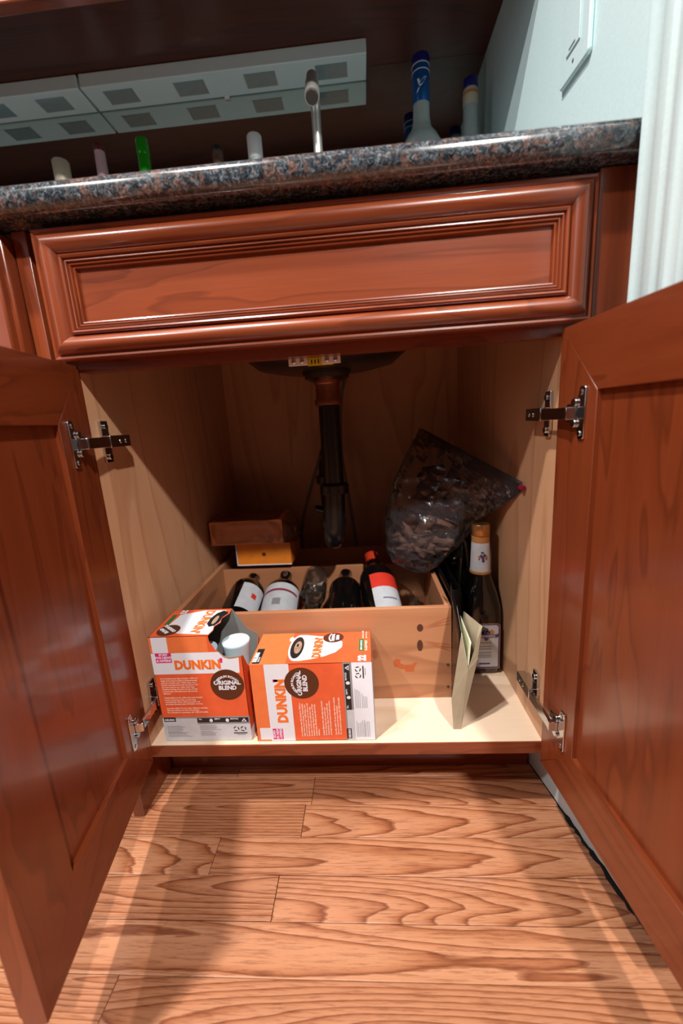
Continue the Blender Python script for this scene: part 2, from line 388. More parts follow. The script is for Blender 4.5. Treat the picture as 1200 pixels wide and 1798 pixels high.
# chrome hinge, built for the left door in cabinet coordinates; sgn mirrors it
def hinge(parent, zc, hx, dirv, inn):
    """parent: door empty; hx: cabinet side plane x; inn: +1 if cabinet interior lies towards +x; dirv: door direction (unit, free edge); joined chrome body"""
    d = Vector((dirv[0], dirv[1], 0)); n = Vector((-dirv[1], dirv[0], 0))
    if n.x*inn < 0: n = -n
    o = Vector((hinge.px, hinge.py, zc))
    f = lambda u, v, h: o + d*u + Vector((0, 0, v)) + n*h
    hg = empty('hinge'); hg.parent = parent
    m = MB()
    m.prism([(.047, -.029), (.056, -.0285), (.0575, -.026), (.0575, .026), (.056, .0285), (.047, .029), (.044, .018), (.030, .011), (.022, .010), (.022, -.010), (.030, -.011), (.044, -.018)], f, 0, .0022)
    # screws on plate
    for v in (-.0225, .0225):
        m.prism([(.0500+.0032*math.cos(k*PI/5), v+.0032*math.sin(k*PI/5)) for k in range(10)], f, .0022, .0034)
    # cup bosses
    for v in (-.0115, .0115):
        m.prism([(.0400+.005*math.cos(k*PI/6), v+.0050*math.sin(k*PI/6)) for k in range(12)], f, .0022, .0050)
    # bent arm from the plate to the cabinet side
    a0 = f(.043, 0, .004); a1 = f(.038, 0, .011); 
    e = Vector((hx + inn*.017, .012, zc)); e2 = Vector((hx + inn*.017, .030, zc))
    def strap(p, q, w, t):
        s_ = (q-p).normalized(); k = Vector((0, 0, 1)); r = s_.cross(k).normalized()
        m.hexa([p - k*w - r*t, p + k*w - r*t, p + k*w + r*t, p - k*w + r*t, q - k*w - r*t, q + k*w - r*t, q + k*w + r*t, q - k*w + r*t])
    strap(f(.040, 0, .002), a1 + n*.002, .0068, .0035)
    strap(a1, e, .0068, .0012); strap(a1 - n*.003, e + Vector((-inn*.004, .0, 0)), .0050, .0012)
    m.build('hinge_plate', chrome, hg if False else parent, bevel=.0006, seg=2).name = 'hinge_plate'
    bpy.data.objects.remove(hg)
    # body on the cabinet side
    m2 = MB(); q = lambda x, y, z: (hx + inn*x, y, zc + z)
    def bx(x0, x1, y0, y1, z0, z1): m2.hexa([q(x0, y0, z0), q(x1, y0, z0), q(x1, y1, z0), q(x0, y1, z0), q(x0, y0, z1), q(x1, y0, z1), q(x1, y1, z1), q(x0, y1, z1)])
    bx(.006, .019, .012, .060, -.0082, .0082)
    bx(.0002, .006, .016, .058, -.006, .006)
    bx(.0002, .0045, .018, .034, -.029, .029)
    for z in (-.021, .021):
        m2.prism([(.026+.0045*math.cos(k*PI/6), z+.0045*math.sin(k*PI/6)) for k in range(12)], lambda u, v, h: q(h, u, v), .0045, .0075)
    for y in (.036, .049):
        m2.prism([(y+.0035*math.cos(k*PI/6), .0035*math.sin(k*PI/6)) for k in range(12)], lambda u, v, h: q(h, u, v), .019, .0202)
    m2.build('hinge_arm', chrome, cab, bevel=.0012, seg=2)

def door(px, py, ang, width, inn, z0, z1):
    """inner face starts at (px,py) and runs along ang; thickness on the far side"""
    t = .020
    de = empty('cabinet_door'); de.parent = cab
    d = Vector((math.cos(ang), math.sin(ang), 0)); n = Vector((-d.y, d.x, 0))
    if n.x*inn < 0: n = -n          # n points to the opening side (inner face normal)
    R = Matrix(((d.x, n.x, 0, px), (d.y, n.y, 0, py), (0, 0, 1, 0), (0, 0, 0, 1)))
    de.matrix_world = Matrix.Identity(4)
    f = lambda u, v, h: R @ Vector((u, h, v))
    sw = .074; w0, w1 = 0, width
    def member(poly, nm, mat):
        o = MB().prism(poly, f, -t, 0).build(nm, mat, de, bevel=.0004, seg=1)
        return o
    g = .0
    member([(w0, z0), (w0+sw, z0+sw), (w0+sw, z1-sw), (w0, z1)], 'door_stile', cherry_z)
    member([(w1, z0), (w1, z1), (w1-sw, z1-sw), (w1-sw, z0+sw)], 'door_stile', cherry_z)
    member([(w0, z0), (w1, z0), (w1-sw, z0+sw), (w0+sw, z0+sw)], 'door_rail', cherry_y)
    member([(w0, z1), (w0+sw, z1-sw), (w1-sw, z1-sw), (w1, z1)], 'door_rail', cherry_y)
    MB().prism([(w0+sw-.004, z0+sw-.004), (w1-sw+.004, z0+sw-.004), (w1-sw+.004, z1-sw+.004), (w0+sw-.004, z1-sw+.004)], f, -.012, -.0060).build('door_panel', cherry_z, de)
    # raised ogee moulding on the outer side
    for k, (a, b, c_, e) in enumerate(((w0+.004, w1-.004, z0+.004, z0+.03), (w0+.004, w1-.004, z1-.03, z1-.004))):
        MB().prism([(a, c_), (b, c_), (b, e), (a, e)], f, -t-.006, -t+.001).build('outer_moulding', cherry_y, de, bevel=.002)
    for k, (a, b) in enumerate(((w0+.004, w0+.03), (w1-.03, w1-.004))):
        MB().prism([(a, z0+.03), (b, z0+.03), (b, z1-.03), (a, z1-.03)], f, -t-.006, -t+.001).build('outer_moulding', cherry_z, de, bevel=.002)
    hinge.px, hinge.py = px, py
    for zc in (.624, .212): hinge(de, zc, 0 if inn > 0 else W, d[:], inn)
    return de
door(.004, -.006, math.atan2(-.984, .182), .298, 1, .117, .7215)
door(.6085, -.012, math.atan2(-.997, .078), .325, -1, .117, .7215)

# two white clips with a yellow sticker under the rail
B('rail_clip', white_pl, .2745, .2992, .0195, .0235, .7065, .7225, cab, bevel=.0006)
B('rail_clip', white_pl, .3185, .3432, .0195, .0235, .7065, .7225, cab, bevel=.0006)
for x in (.2815, .2925, .3255, .3365):
    MB().lathe([(.0029, 0), (.0029, .0012), (.0018, .0018)], Matrix.Translation((x, .0195, .7115)) @ Matrix.Rotation(PI/2, 4, 'X'), 12).build('clip_screw', chrome, cab)
B('warning_sticker', yellow, .2990, .333, .0240, .0246, .7055, .7155, cab)
for x in (.304, .3085, .313): B('sticker_mark', P_black, x, x+.0015, .0235, .0240, .708, .713, cab)

# ------------------------------------------------------------------ neighbour at the left, and end panel
nb = empty('left_cabinet', label='cherry cabinet next door, only its drawer edge and end panel in view', cat='cabinet')
B('end_panel', cherry_z, -.052, -.0335, -.001, D, 0, .8835, nb, bevel=.0008)
B('carcass', cherry_z, -.42, -.0525, .004, D, .12, .8835, nb)
B('toe_kick', cherry_x, -.42, -.0525, .09, .10, 0, .1195, nb)
for a, b, h in ((-.42, -.0535, -.017), (-.40, -.0600, -.0255), (-.385, -.083, -.020)):
    B('drawer_moulding', cherry_z, a, b, h, .003, .7274 + abs(b+.0535), .8767 - abs(b+.0535), nb, bevel=.003)
B('door_front', cherry_z, -.42, -.0535, -.022, .003, .117, .7215, nb, bevel=.003)

# ------------------------------------------------------------------ countertop
pr_c = [(.604, .8845), (-.026, .8845), (-.034, .8862), (-.0390, .8905), (-.0405, .8960), (-.0405, .9045), (-.0385, .9105), (-.0345, .9138), (-.030, .9145), (.604, .9145)]
ct = MB().prism(pr_c, lambda u, v, h: (h, u, v), -1.2, .6875).build('granite_countertop', granite_m, smooth=True)
tag(ct, 'brown and blue-grey speckled granite countertop over the cabinet', 'countertop')

# ------------------------------------------------------------------ mirror and upper cabinet
tag(B('mirror_backsplash', mirror_m, -1.2, .684, .606, .611, .9147, 1.4280), 'mirror backsplash between counter and upper cabinet', 'mirror')
up = empty('upper_cabinet', label='dark underside and front rail of the upper cabinet', cat='cabinet')
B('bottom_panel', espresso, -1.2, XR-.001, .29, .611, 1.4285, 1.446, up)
B('light_rail', cherry_x, -1.2, XR-.001, .262, .285, 1.3345, 1.446, up, bevel=.003)
B('light_rail_bead', cherry_x, -1.2, XR-.001, .254, .262, 1.352, 1.372, up, bevel=.0035)
B('carcass_front', cherry_z, -1.2, XR-.001, .268, .29, 1.446, 2.1, up)
def cabinet_light(x0, x1, label, lenses):
    r = empty('cabinet_light', ((x0+x1)/2, .57, 1.4), label=label, cat='light', group='under cabinet light bars')
    k = lambda nm, mat, a, b, c_, d, e, f_, bv=0: B(nm, mat, a - r.location.x, b - r.location.x, c_ - r.location.y, d - r.location.y, e - r.location.z, f_ - r.location.z, r, bevel=bv)
    k('housing', housing, x0, x1, .5315, .6045, 1.4008, 1.4283, .002)
    for a in lenses:
        k('lens_recess', lens_m, a, a+.071, .5475, .5875, 1.4001, 1.4012)
        k('lens_rim', housing, a-.002, a, .5455, .5895, 1.3995, 1.4012); k('lens_rim', housing, a+.071, a+.073, .5455, .5895, 1.3995, 1.4012)
    k('cord_clip', white_pl, x0+.3105, x0+.322, .598, .6046, 1.395, 1.401)
    return r
cabinet_light(-.2325, .4140, 'long pale under cabinet light bar ending behind the faucet', [-.190, -.024, .139, .300])
cabinet_light(-.885, -.2385, 'pale under cabinet light bar cut off by the left picture edge', [-.815, -.645, -.500, -.354])

# ------------------------------------------------------------------ wall plate
wp = empty('wall_outlet', (XR, .16, 1.13), label='white outlet plate on the cool-tinted wall, seen from below', cat='outlet')
f = lambda u, v, h: (XR - .0002 - h - .16*0 - wp.location.x, u - wp.location.y, v - wp.location.z)
MB().prism([(.118, 1.0805), (.122, 1.077), (.196, 1.084), (.1985, 1.088), (.1985, 1.208), (.122, 1.208), (.118, 1.204)], f, 0, .0065).build('cover_plate', trimw, wp, bevel=.002)
MB().prism([(.140, 1.108), (.177, 1.111), (.177, 1.185), (.140, 1.185)], f, .0065, .0085).build('rocker', trimw, wp, bevel=.0008)
MB().prism([(.150, 1.1125), (.167, 1.1135), (.167, 1.1155), (.150, 1.1145)], f, .0086, .0090).build('rocker_slot', P_dgrey, wp)
MB().prism([(.158+.0022*math.cos(i), 1.096+.0022*math.sin(i)) for i in [k*PI/5 for k in range(10)]], f, .0065, .0072).build('plate_screw', P_dgrey, wp)

# ================================================================== SINK AND PLUMBING
sk = empty('sink', (.305, .25, .722), label='steel undermount bar sink seen from below with its drain', cat='sink')
T = lambda x, y, z: Matrix.Translation((x, y, z))
MB().lathe([(.045, .0015), (.09, .0025), (.125, .010), (.150, .03), (.160, .07), (.163, .150), (.185, .1615), (.185, .1624), (.16, .1624)], None, 40).build('basin', steel, sk, smooth=True)
MB().lathe([(.044, -.004), (.0445, .001), (.040, .0035)], None, 32).build('drain_flange', rubber, sk, smooth=True)
MB().lathe([(.030, -.016), (.041, -.011), (.041, -.004)], None, 32).build('drain_nut', steel, sk, smooth=True)
MB().lathe([(.0235, -.060), (.0262, -.058), (.0262, -.050), (.0232, -.046), (.0228, -.022), (.025, -.020), (.025, -.016)], None, 32).build('copper_tailpiece', copper, sk, smooth=True, loc=(0, 0, 0))
dp = empty('drain_pipe', (.305, .25, .66), label='black plastic drain pipe and trap hanging under the sink', cat='pipe')
o_ = Vector((.305, .25, .66))
L = lambda pts: [Vector(p) - o_ for p in pts]
MB().tube(L([(.305, .25, .661), (.3045, .25, .49)]), .0198, 24).build('straight_pipe', black_pl, dp, smooth=True)
MB().lathe([(.024, 0), (.0285, .001), (.0285, .018), (.0235, .022)], T(0, 0, -.166), 12).build('slip_nut', black_pl, dp, bevel=.001)
pts = [(.3045, .25, .50), (.302, .25, .455), (.300, .252, .43)]
for k in range(9):
    a = PI*k/8; pts.append((.299 - .006*k/8, .285 - .033*math.cos(a), .425 - .033*math.sin(a)))
pts += [(.291, .318, .47), (.290, .318, .52), (.289, .330, .545), (.288, .36, .558), (.287, .57, .562)]
MB().tube(L(pts), .0215, 20).build('trap_bend', black_pl, dp, smooth=True)
MB().lathe([(.024, 0), (.0285, .001), (.0285, .016), (.0235, .02)], T(-.015, .068, -.155), 12).build('slip_nut', black_pl, dp, bevel=.001)
MB().tube(L([(.296, .27, .452), (.262, .262, .463)]), [.009, .007], 10).build('clean_out_plug', black_pl, dp, smooth=True)
MB().lathe([(.022, 0), (.0255, .001), (.0255, .012), (.021, .015)], T(-.006, .006, -.232), 12).build('slip_nut', black_pl, dp, bevel=.001)
def wiggle(name, pts, r, mat, label):
    P = [Vector(p) for p in pts]; out = []
    for i in range(len(P)-1):
        a, b, c_, d = P[max(i-1, 0)], P[i], P[i+1], P[min(i+2, len(P)-1)]
        for k in range(6):
            t = k/6; out.append(.5*((2*b) + (c_-a)*t + (2*a-5*b+4*c_-d)*t*t + (3*b-a-3*c_+d)*t**3))
    out.append(P[-1]); o = MB().tube(out, r, 10).build(name, mat, smooth=True, loc=P[0]); return tag(o, label, 'hose', 'supply tubes under the sink')
wiggle('supply_tube', [(.285, .50, .86), (.280, .50, .66), (.2586, .50, .564), (.2237, .50, .47), (.195, .50, .38), (.187, .50, .30), (.185, .50, .2)], .0042, grey_tube, 'thin grey supply tube passing left of the drain trap')
wiggle('supply_tube', [(.345, .50, .86), (.335, .50, .756), (.3175, .50, .693), (.308, .50, .57), (.3187, .50, .45), (.3344, .50, .3045), (.340, .50, .2)], .0042, grey_tube, 'thin grey supply tube passing right of the drain trap')

# faucet
fa = empty('faucet', (.301, .47, .9148), label='brushed nickel bar faucet standing behind the countertop edge', cat='faucet')
MB().lathe([(.026, 0), (.026, .006), (.018, .012), (.0165, .05), (.0125, .055)], None, 28).build('base', nickel, fa, smooth=True)
pts = [(0, 0, .05), (0, 0, .345)]
for k in range(1, 7):
    a = k*PI/2/6*1.25; pts.append((.0, -.035*(1-math.cos(a)), .345 + .035*math.sin(a)))
MB().tube(pts, .0098, 20).build('spout_pipe', nickel, fa, smooth=True)
e = Vector(pts[-1]); dn = Vector((0.0, -.52, -.85)).normalized()
MB().tube([e - dn*.004, e + dn*.012, e + dn*.014, e + dn*.052, e + dn*.060], [.0115, .0118, .0130, .0150, .0145], 24).build('spray_head', nickel, fa, smooth=True)
MB().tube([e + dn*.0585, e + dn*.0625], [.0125, .0115], 24).build('nozzle', steel, fa, smooth=True)

# ================================================================== BOTTLES ON THE COUNTER
def lathe_obj(name, prof, mat, parent, seg=28, **k): return MB().lathe(prof, None, seg, **k).build(name, mat, parent, smooth=True)
ZC = .9148
v = empty('vodka_bottle', (.5270, .52, ZC), label='tall frosted bottle with bright blue neck wrap on the counter', cat='bottle')
lathe_obj('body', [(.046, 0), (.049, .006), (.049, .270), (.045, .292), (.034, .312), (.0225, .326), (.0182, .345), (.0175, .385)], frost, v, 36)
lathe_obj('neck_wrap', [(.0178, .372), (.0183, .373), (.0183, .437), (.0178, .4385)], blue_foil, v, 32)
lathe_obj('cap', [(.0180, .4385), (.0186, .440), (.0186, .454), (.0175, .458), (.010, .461)], blue_cap, v, 32)
for z in (.427, .439): lathe_obj('silver_band', [(.0185, z), (.0190, z+.0004), (.0190, z+.0016), (.0185, z+.002)], P_lgrey, v, 32)
for p in ([(-.010, .410), (-.007, .400), (-.004, .396), (.001, .400), (.008, .411), (.009, .414), (.004, .412), (-.001, .407), (-.004, .404), (-.0065, .411)],  [(-.012, .386), (-.009, .388), (-.005, .395), (-.008, .394)]):
    MB().prism(p, lambda u, vv, h: (u, -math.sqrt(max(0, h*h-u*u)), vv), .0182, .0187).build('bird_emblem', P_white, v)
v2 = empty('clear_bottle', (.6265, .50, ZC), label='slim clear bottle with dark blue cap and cream collar by the wall', cat='bottle')
lathe_obj('body', [(.034, 0), (.036, .005), (.036, .24), (.028, .275), (.0175, .305), (.0155, .335), (.0150, .372)], frost, v2)
lathe_obj('collar', [(.0152, .366), (.0158, .367), (.0158, .392), (.0150, .396)], cream_c, v2)
lathe_obj('collar_band', [(.0159, .384), (.0163, .385), (.0163, .388), (.0159, .389)], P_gold, v2)
lathe_obj('cap', [(.0148, .3955), (.0155, .397), (.0155, .412), (.0145, .4145), (.004, .416)], blue_cap, v2)
v2.location.y = .53; v2.location.x = .634
def simple_bottle(name, x, y, ztop, rn, mat, capm, label, rb=.035, caph=.03, cat='bottle'):
    h = ztop - ZC
    b = empty(name, (x, y, ZC), label=label, cat=cat, group='bottles standing behind the counter edge')
    lathe_obj('body', [(rb*.95, 0), (rb, .005), (rb, h*.52), (rb*.8, h*.62), (rn*1.15, h*.75), (rn, h-caph)], mat, b)
    lathe_obj('cap', [(rn*1.04, h-caph-.002), (rn*1.08, h-caph), (rn*1.08, h-.003), (rn*.95, h)], capm, b)
    return b
simple_bottle('wine_bottle', -.289, .50, 1.2475, .0165, black_g, cream_c, 'bottle with cream cap at the far left behind the counter edge', caph=.06)
simple_bottle('foil_bottle', -.194, .50, 1.270, .0108, pink_c, plain('dark_red_cap', (96, 36, 32), .4), 'pale pink necked bottle with dark red cap left of the green one', caph=.012)
simple_bottle('green_bottle', -.0935, .50, 1.271, .0128, green_gl, green_gl, 'bright green bottle neck behind the counter edge', caph=.03)
simple_bottle('stoppered_bottle', .0745, .50, 1.240, .0115, cork_m, P_black, 'low dark topped bottle just peeking over the counter edge', caph=.008)
simple_bottle('white_capped_bottle', .1595, .50, 1.2545, .0150, frost, white_pl, 'white capped bottle left of the faucet', caph=.045)

# ================================================================== COFFEE BOXES
def coffee_box(name, f, a, b, d, label, torn):
    root = empty(name, tuple(f(0, 0, 0)), label=label, cat='box', group='coffee pod boxes on the cabinet floor')
    o = Vector(root.location)
    g = lambda u, v_, h: Vector(f(u, v_, h)) - o        # h>0 towards the viewer, front face at h=0, back at -d
    th = .0006
    front = [(0, 0), (a, 0), (a, b), (0, b)]
    side = [(0, 0), (d, 0), (d, b), (0, b)]
    top = [(0, 0), (a, 0), (a, d), (0, d)]
    back = [(0, 0), (a, 0), (a, b), (0, b)]
    if torn:
        front = [(0, 0), (a, 0), (a, .815*b), (.93*a, .805*b), (.86*a, .80*b), (.80*a, .815*b), (.76*a, .845*b), (.72*a, .87*b), (.69*a, .915*b), (.665*a, .945*b), (.66*a, b), (0, b)]
        side = [(0, 0), (d, 0), (d, .72*b), (.93*d, .66*b), (.8*d, .52*b), (.6*d, .50*b), (.4*d, .55*b), (.2*d, .68*b), (.08*d, .79*b), (0, .815*b)]
        top = [(0, 0), (.66*a, 0), (.68*a, .18*d), (.66*a, .32*d), (.70*a, .45*d), (.68*a, .62*d), (.73*a, .8*d), (.72*a, d), (0, d)]
        back = [(0, 0), (a, 0), (a, .74*b), (.96*a, .76*b), (.88*a, .80*b), (.80*a, .90*b), (.72*a, b), (0, b)]
    def sheet(nm, poly, fn, mo, mi):
        MB().prism(poly, fn, -th/2, 0).build(nm, mo, root); MB().prism(poly, fn, -th, -th/2).build(nm + '_inside', mi, root)
    F = lambda u, v_, h: g(u, v_, h)
    Sd = lambda u, v_, h: g(a + h, v_, -u)
    Sl = lambda u, v_, h: g(-h, v_, -u)
    Tp = lambda u, v_, h: g(u, b + h, -v_)
    Bt = lambda u, v_, h: g(u, -h, -v_)
    Bk = lambda u, v_, h: g(u, v_, -d - h)
    sheet('front_panel', front, F, P_orange, cardw); sheet('right_panel', side, Sd, P_orange, cardw)
    sheet('left_panel', [(0, 0), (d, 0), (d, b), (0, b)], Sl, P_orange, cardw)
    sheet('top_panel', top, Tp, P_orange if torn else P_lgrey if False else P_orange, cardw)
    sheet('bottom_panel', [(0, 0), (a, 0), (a, d), (0, d)], Bt, P_lgrey, cardw); sheet('back_panel', back, Bk, P_orange, cardw)
    # ---- front artwork
    A = Face(F, root); X = lambda t: t*a; Y = lambda t: (1-t)*b
    R = lambda nm, m, u0, u1, t0, t1, h=1: A.rect(nm, m, X(u0), X(u1), Y(t1), Y(t0), h)
    if torn:
        A.poly('white_band', P_white, [(X(0), Y(.345)), (X(.955), Y(.345)), (X(.965), Y(.195)), (X(.86), Y(.20)), (X(.80), Y(.185)), (X(.763), Y(.158)), (X(.75), Y(.150)), (X(0), Y(.15))])
        R('orange_band', P_orange2, .0, .64, .004, .148); 
    else:
        R('white_band', P_white, .0, 1.0, .12, .325); R('orange_band', P_orange2, 0, 1, .004, .118)
    if torn: R('white_patch', P_white, .025, .20, .004, .147, 2); R('pink_tag', P_pink, .045, .225, .150, .238, 2)
    else: R('white_patch', P_white, .02, .175, .03, .135, 2); R('pink_tag', P_pink, .02, .165, .138, .225, 2)
    off = .0 if torn else -.012
    for i, t in enumerate(('SCAN', 'FOR NEWS', '& OFFERS!')): A.text(t, P_white, X(.135 if torn else .092), Y(.171 + i*.028 + off), .0052, 3, bold=.0002, align='CENTER')
    y0 = .298 if torn else .275
    A.text("DUNKIN", P_letter, X(.245), Y(y0), .0205 if torn else .0215, 3, bold=.0012, sx=.90, sp=1.03)
    A.text("'", P_pink, X(.755 if torn else .78), Y(y0 - .004), .0215, 3, bold=.0012)
    cu, cv = (.80, .455) if torn else (.755, .42); ro = .0268
    A.ell('brown_badge', P_brown, X(cu), Y(cv), ro, ro, 3, 48)
    A.text('MEDIUM ROAST', P_white, X(cu), Y(cv) + .0130, .0052, 4, bold=.00022, align='CENTER', arc=.018)
    A.text('ORIGINAL', P_white, X(cu), Y(cv) + .0005, .0098, 4, bold=.0004, align='CENTER', sx=.95)
    A.text('BLEND', P_white, X(cu), Y(cv) - .0085, .0098, 4, bold=.0004, align='CENTER', sx=.95)
    para = ["It is a timeless story that started in 1950 as a", "single donut shop in Quincy, Massachusetts,", "and now includes over 11,000 shops. Sure,", "Dunkin' has been known for its donuts over", "the years, but it's our coffee that's kept", "America running. And just one sip of fresh", "roasted taste will make every day feel this", "delicious.", "", "Original Blend is the coffee that made Dunkin'", "famous, featuring a rich, smooth taste", "unmatched by others. Brew yourself a cup", "and enjoy the great taste of Dunkin' at home.", "", "Love the coffee? Try our other delicious varieties.", "Visit our website for more information", "For comments or questions, call 1-800-374-6050."]
    for i, t in enumerate(para):
        if t: A.text(t, P_cream, X(.055 + .0012*i), Y(.392 + i*.0205), .0036, 2, bold=.00006, sx=.93)
    R('grey_band', P_grey, 0, 1, .762, .835); R('white_base', P_lgrey if torn else P_white, 0, 1, .835, .998)
    R('light_grey_block', P_lgrey, 0, .40, .775, .835, 2); R('black_tag', P_black, .02, .155, .763, .805, 3)
    A.text('KEURIG', P_white, X(.03), Y(.795), .0046, 4, bold=.0002)
    R('black_strip', P_black, .40, .985, .773, .818, 2)
    for u, t in ((.42, 'FILL'), (.60, 'EMPTY'), (.78, 'RECYCLE')): A.text(t, P_white, X(u), Y(.790), .0032, 3, bold=.0001)
    for u in (.56, .745): A.ell('drop_icon', P_white, X(u), Y(.798), .0028, .0032, 3, 10)
    A.poly('recycle_triangle', P_white, [(X(.905), Y(.812)), (X(.965), Y(.812)), (X(.935), Y(.780))], 3); A.poly('recycle_triangle', P_black, [(X(.922), Y(.807)), (X(.948), Y(.807)), (X(.935), Y(.792))], 4)
    for u, t0, n, wd in ((.04, .85, 6, .22), (.42, .85, 4, .26), (.04, .915, 4, .28), (.42, .905, 4, .2)):
        for i in range(n): R('fine_print', P_dgrey, u, u + wd*random.uniform(.7, 1), t0 + i*.0125, t0 + i*.0125 + .0035, 2)
    for u in (.835, .915):
        for k in range(3):
            a0 = PI/2 + k*2*PI/3; cx_, cy_ = X(u), Y(.885); pts_ = []
            for q in range(6): an = a0 + q*.28; pts_.append((cx_+.0046*math.cos(an), cy_+.0046*math.sin(an)))
            for q in range(5, -1, -1): an = a0 + q*.28; pts_.append((cx_+.0030*math.cos(an), cy_+.0030*math.sin(an)))
            A.poly('recycle_mark', P_black, pts_, 2)
    R('recycle_caption', P_black, .80, .955, .922, .932, 2); R('recycle_caption', P_dgrey, .84, .93, .940, .945, 2)
    A.done()
    # ---- cup artwork on the side that shows on top
    if torn:
        A = Face(Tp, root); m = a; n = d
        A.poly('cup_picture', P_white, [(.10*m, .32*n), (.30*m, .10*n), (.655*m, .04*n), (.67*m, .20*n), (.65*m, .32*n), (.69*m, .46*n), (.67*m, .62*n), (.715*m, .8*n), (.66*m, .93*n), (.40*m, .95*n), (.14*m, .80*n)], 1)
        A.poly('coffee_picture', P_black, [(.655*m, .34*n), (.60*m, .30*n), (.55*m, .42*n), (.545*m, .62*n), (.58*m, .82*n), (.64*m, .92*n), (.70*m, .86*n), (.715*m, .80*n), (.675*m, .64*n), (.685*m, .46*n)], 2)
        A.ell('foam_picture', P_foam, .618*m, .55*n, .026*m, .16*n, 3)
        A.text("DUNKIN'", P_letter, .30*m+.020, .93*n, .0205, 3, rot=-PI/2, bold=.0010, sx=.92)
        A.ell('brown_badge', P_brown, .165*m, .22*n, .125*m, .19*n, 3)
        A.text('ORIGINAL', P_white, .175*m, .30*n, .0072, 4, rot=PI*.78, bold=.0006, align='CENTER'); A.text('BLEND', P_white, .13*m, .22*n, .0072, 4, rot=PI*.78, bold=.0006, align='CENTER')
        A.rect('green_tag', P_green, .05*m, .10*m, .42*n, .80*n, 3); A.text('22', P_white, .12*m, .98*n, .014, 3, rot=-PI/2, bold=.0008)
        A.done()
        # torn paper edge, pale core
        A = Face(F, root)
        A.poly('torn_edge', paper_beige, [(a, .815*b), (.93*a, .805*b), (.86*a, .80*b), (.80*a, .815*b), (.76*a, .845*b), (.765*a, .838*b), (.80*a, .803*b), (.86*a, .786*b), (.93*a, .793*b), (a, .806*b)], 3); A.done()
        A = Face(Sd, root); A.ell('side_cup_picture', P_lgrey, .75*d, .42*b, .25*d, .22*b, 1); A.rect('white_base', P_white, 0, d, .002, .1*b, 1)
        A.text('22', P_white, .2*d, .12*b, .02, 3, bold=.0008); A.done()
    else:
        A = Face(Sd, root)      # u: depth from the front edge, v: along the box height (world: up side, v runs to the left)
        V = lambda sx: (1-sx)*b; U = lambda sy: sy*d
        A.rect('orange_band', P_orange2, 0, d*.999, V(.30), V(.002), 1)
        A.ell('cup_picture', P_white, U(.50), V(.365), .42*d, .075*b, 2.5, 40)
        A.poly('cup_picture', P_white, [(U(.08), V(.36)), (U(.08), V(.41)), (U(.12), V(.50)), (U(.20), V(.61)), (U(.32), V(.70)), (U(.48), V(.75)), (U(.64), V(.75)), (U(.76), V(.71)), (U(.83), V(.62)), (U(.88), V(.50)), (U(.92), V(.41)), (U(.92), V(.36))], 2)
        A.ell('cup_handle', P_white, U(.78), V(.292), .08*d, .02*b, 2, 20)
        A.ell('coffee_picture', P_black, U(.50), V(.362), .35*d, .056*b, 3, 36)
        A.ell('foam_picture', P_foam, U(.50), V(.368), .20*d, .032*b, 4, 24); A.ell('coffee_centre', P_black, U(.56), V(.362), .05*d, .010*b, 5, 14)
        A.ell('brown_badge', P_brown, U(.80), V(.665), .17*d, .092*b, 4, 40)
        # lettering reads away from the viewer
        Tt = lambda t, m, ty, tx, s_, **k: A.text(t, m, U(ty), V(tx), s_, 5, **k)
        Tt("DUNKIN'", P_letter, .16, .575, .0185, bold=.0010, sx=.78)
        Tt('ORIGINAL', P_white, .80, .675, .0062, bold=.0005, align='CENTER', sx=.8); Tt('BLEND', P_white, .80, .715, .0062, bold=.0005, align='CENTER', sx=.8)
        Tt('MEDIUM ROAST', P_white, .80, .635, .0034, bold=.0002, align='CENTER', arc=.02)
        Tt('22', P_white, .03, .950, .0160, bold=.0010, sx=.95)
        A.rect('green_tag', P_green, U(.34), U(.72), V(.935), V(.895), 3); Tt('BREW & RECYCLE', P_white, .36, .922, .0040, bold=.00015, sx=.9)
        Tt('K-CUP PODS', P_cream, .34, .965, .0052, bold=.0002); Tt('GROUND COFFEE', P_cream, .74, .935, .0030, bold=.0001); Tt('NET WT 8.1 OZ', P_cream, .74, .965, .0030, bold=.0001)
        A.rect('black_tag', P_black, U(.03), U(.48), V(.082), V(.022), 3); Tt('KEURIG', P_white, .07, .052, .0085, bold=.0007, sx=.9)
        Tt('BREWED', P_white, .07, .074, .0034, bold=.0001)
        A.done()
    return root
coffee_box('coffee_pod_box', lambda u, v_, h: (.0212 + u, .0105 - h, ZB + .0002 + v_), .1435, .1868, .0915, 'upright orange and white coffee pod box with its top corner torn open', True)
coffee_box('coffee_pod_box', lambda u, v_, h: (.3636 - v_, .0075 - h, ZB + .0008 + u), .1365, .1888, .0920, 'orange coffee pod box lying on its side, closed, right of the torn one', False)
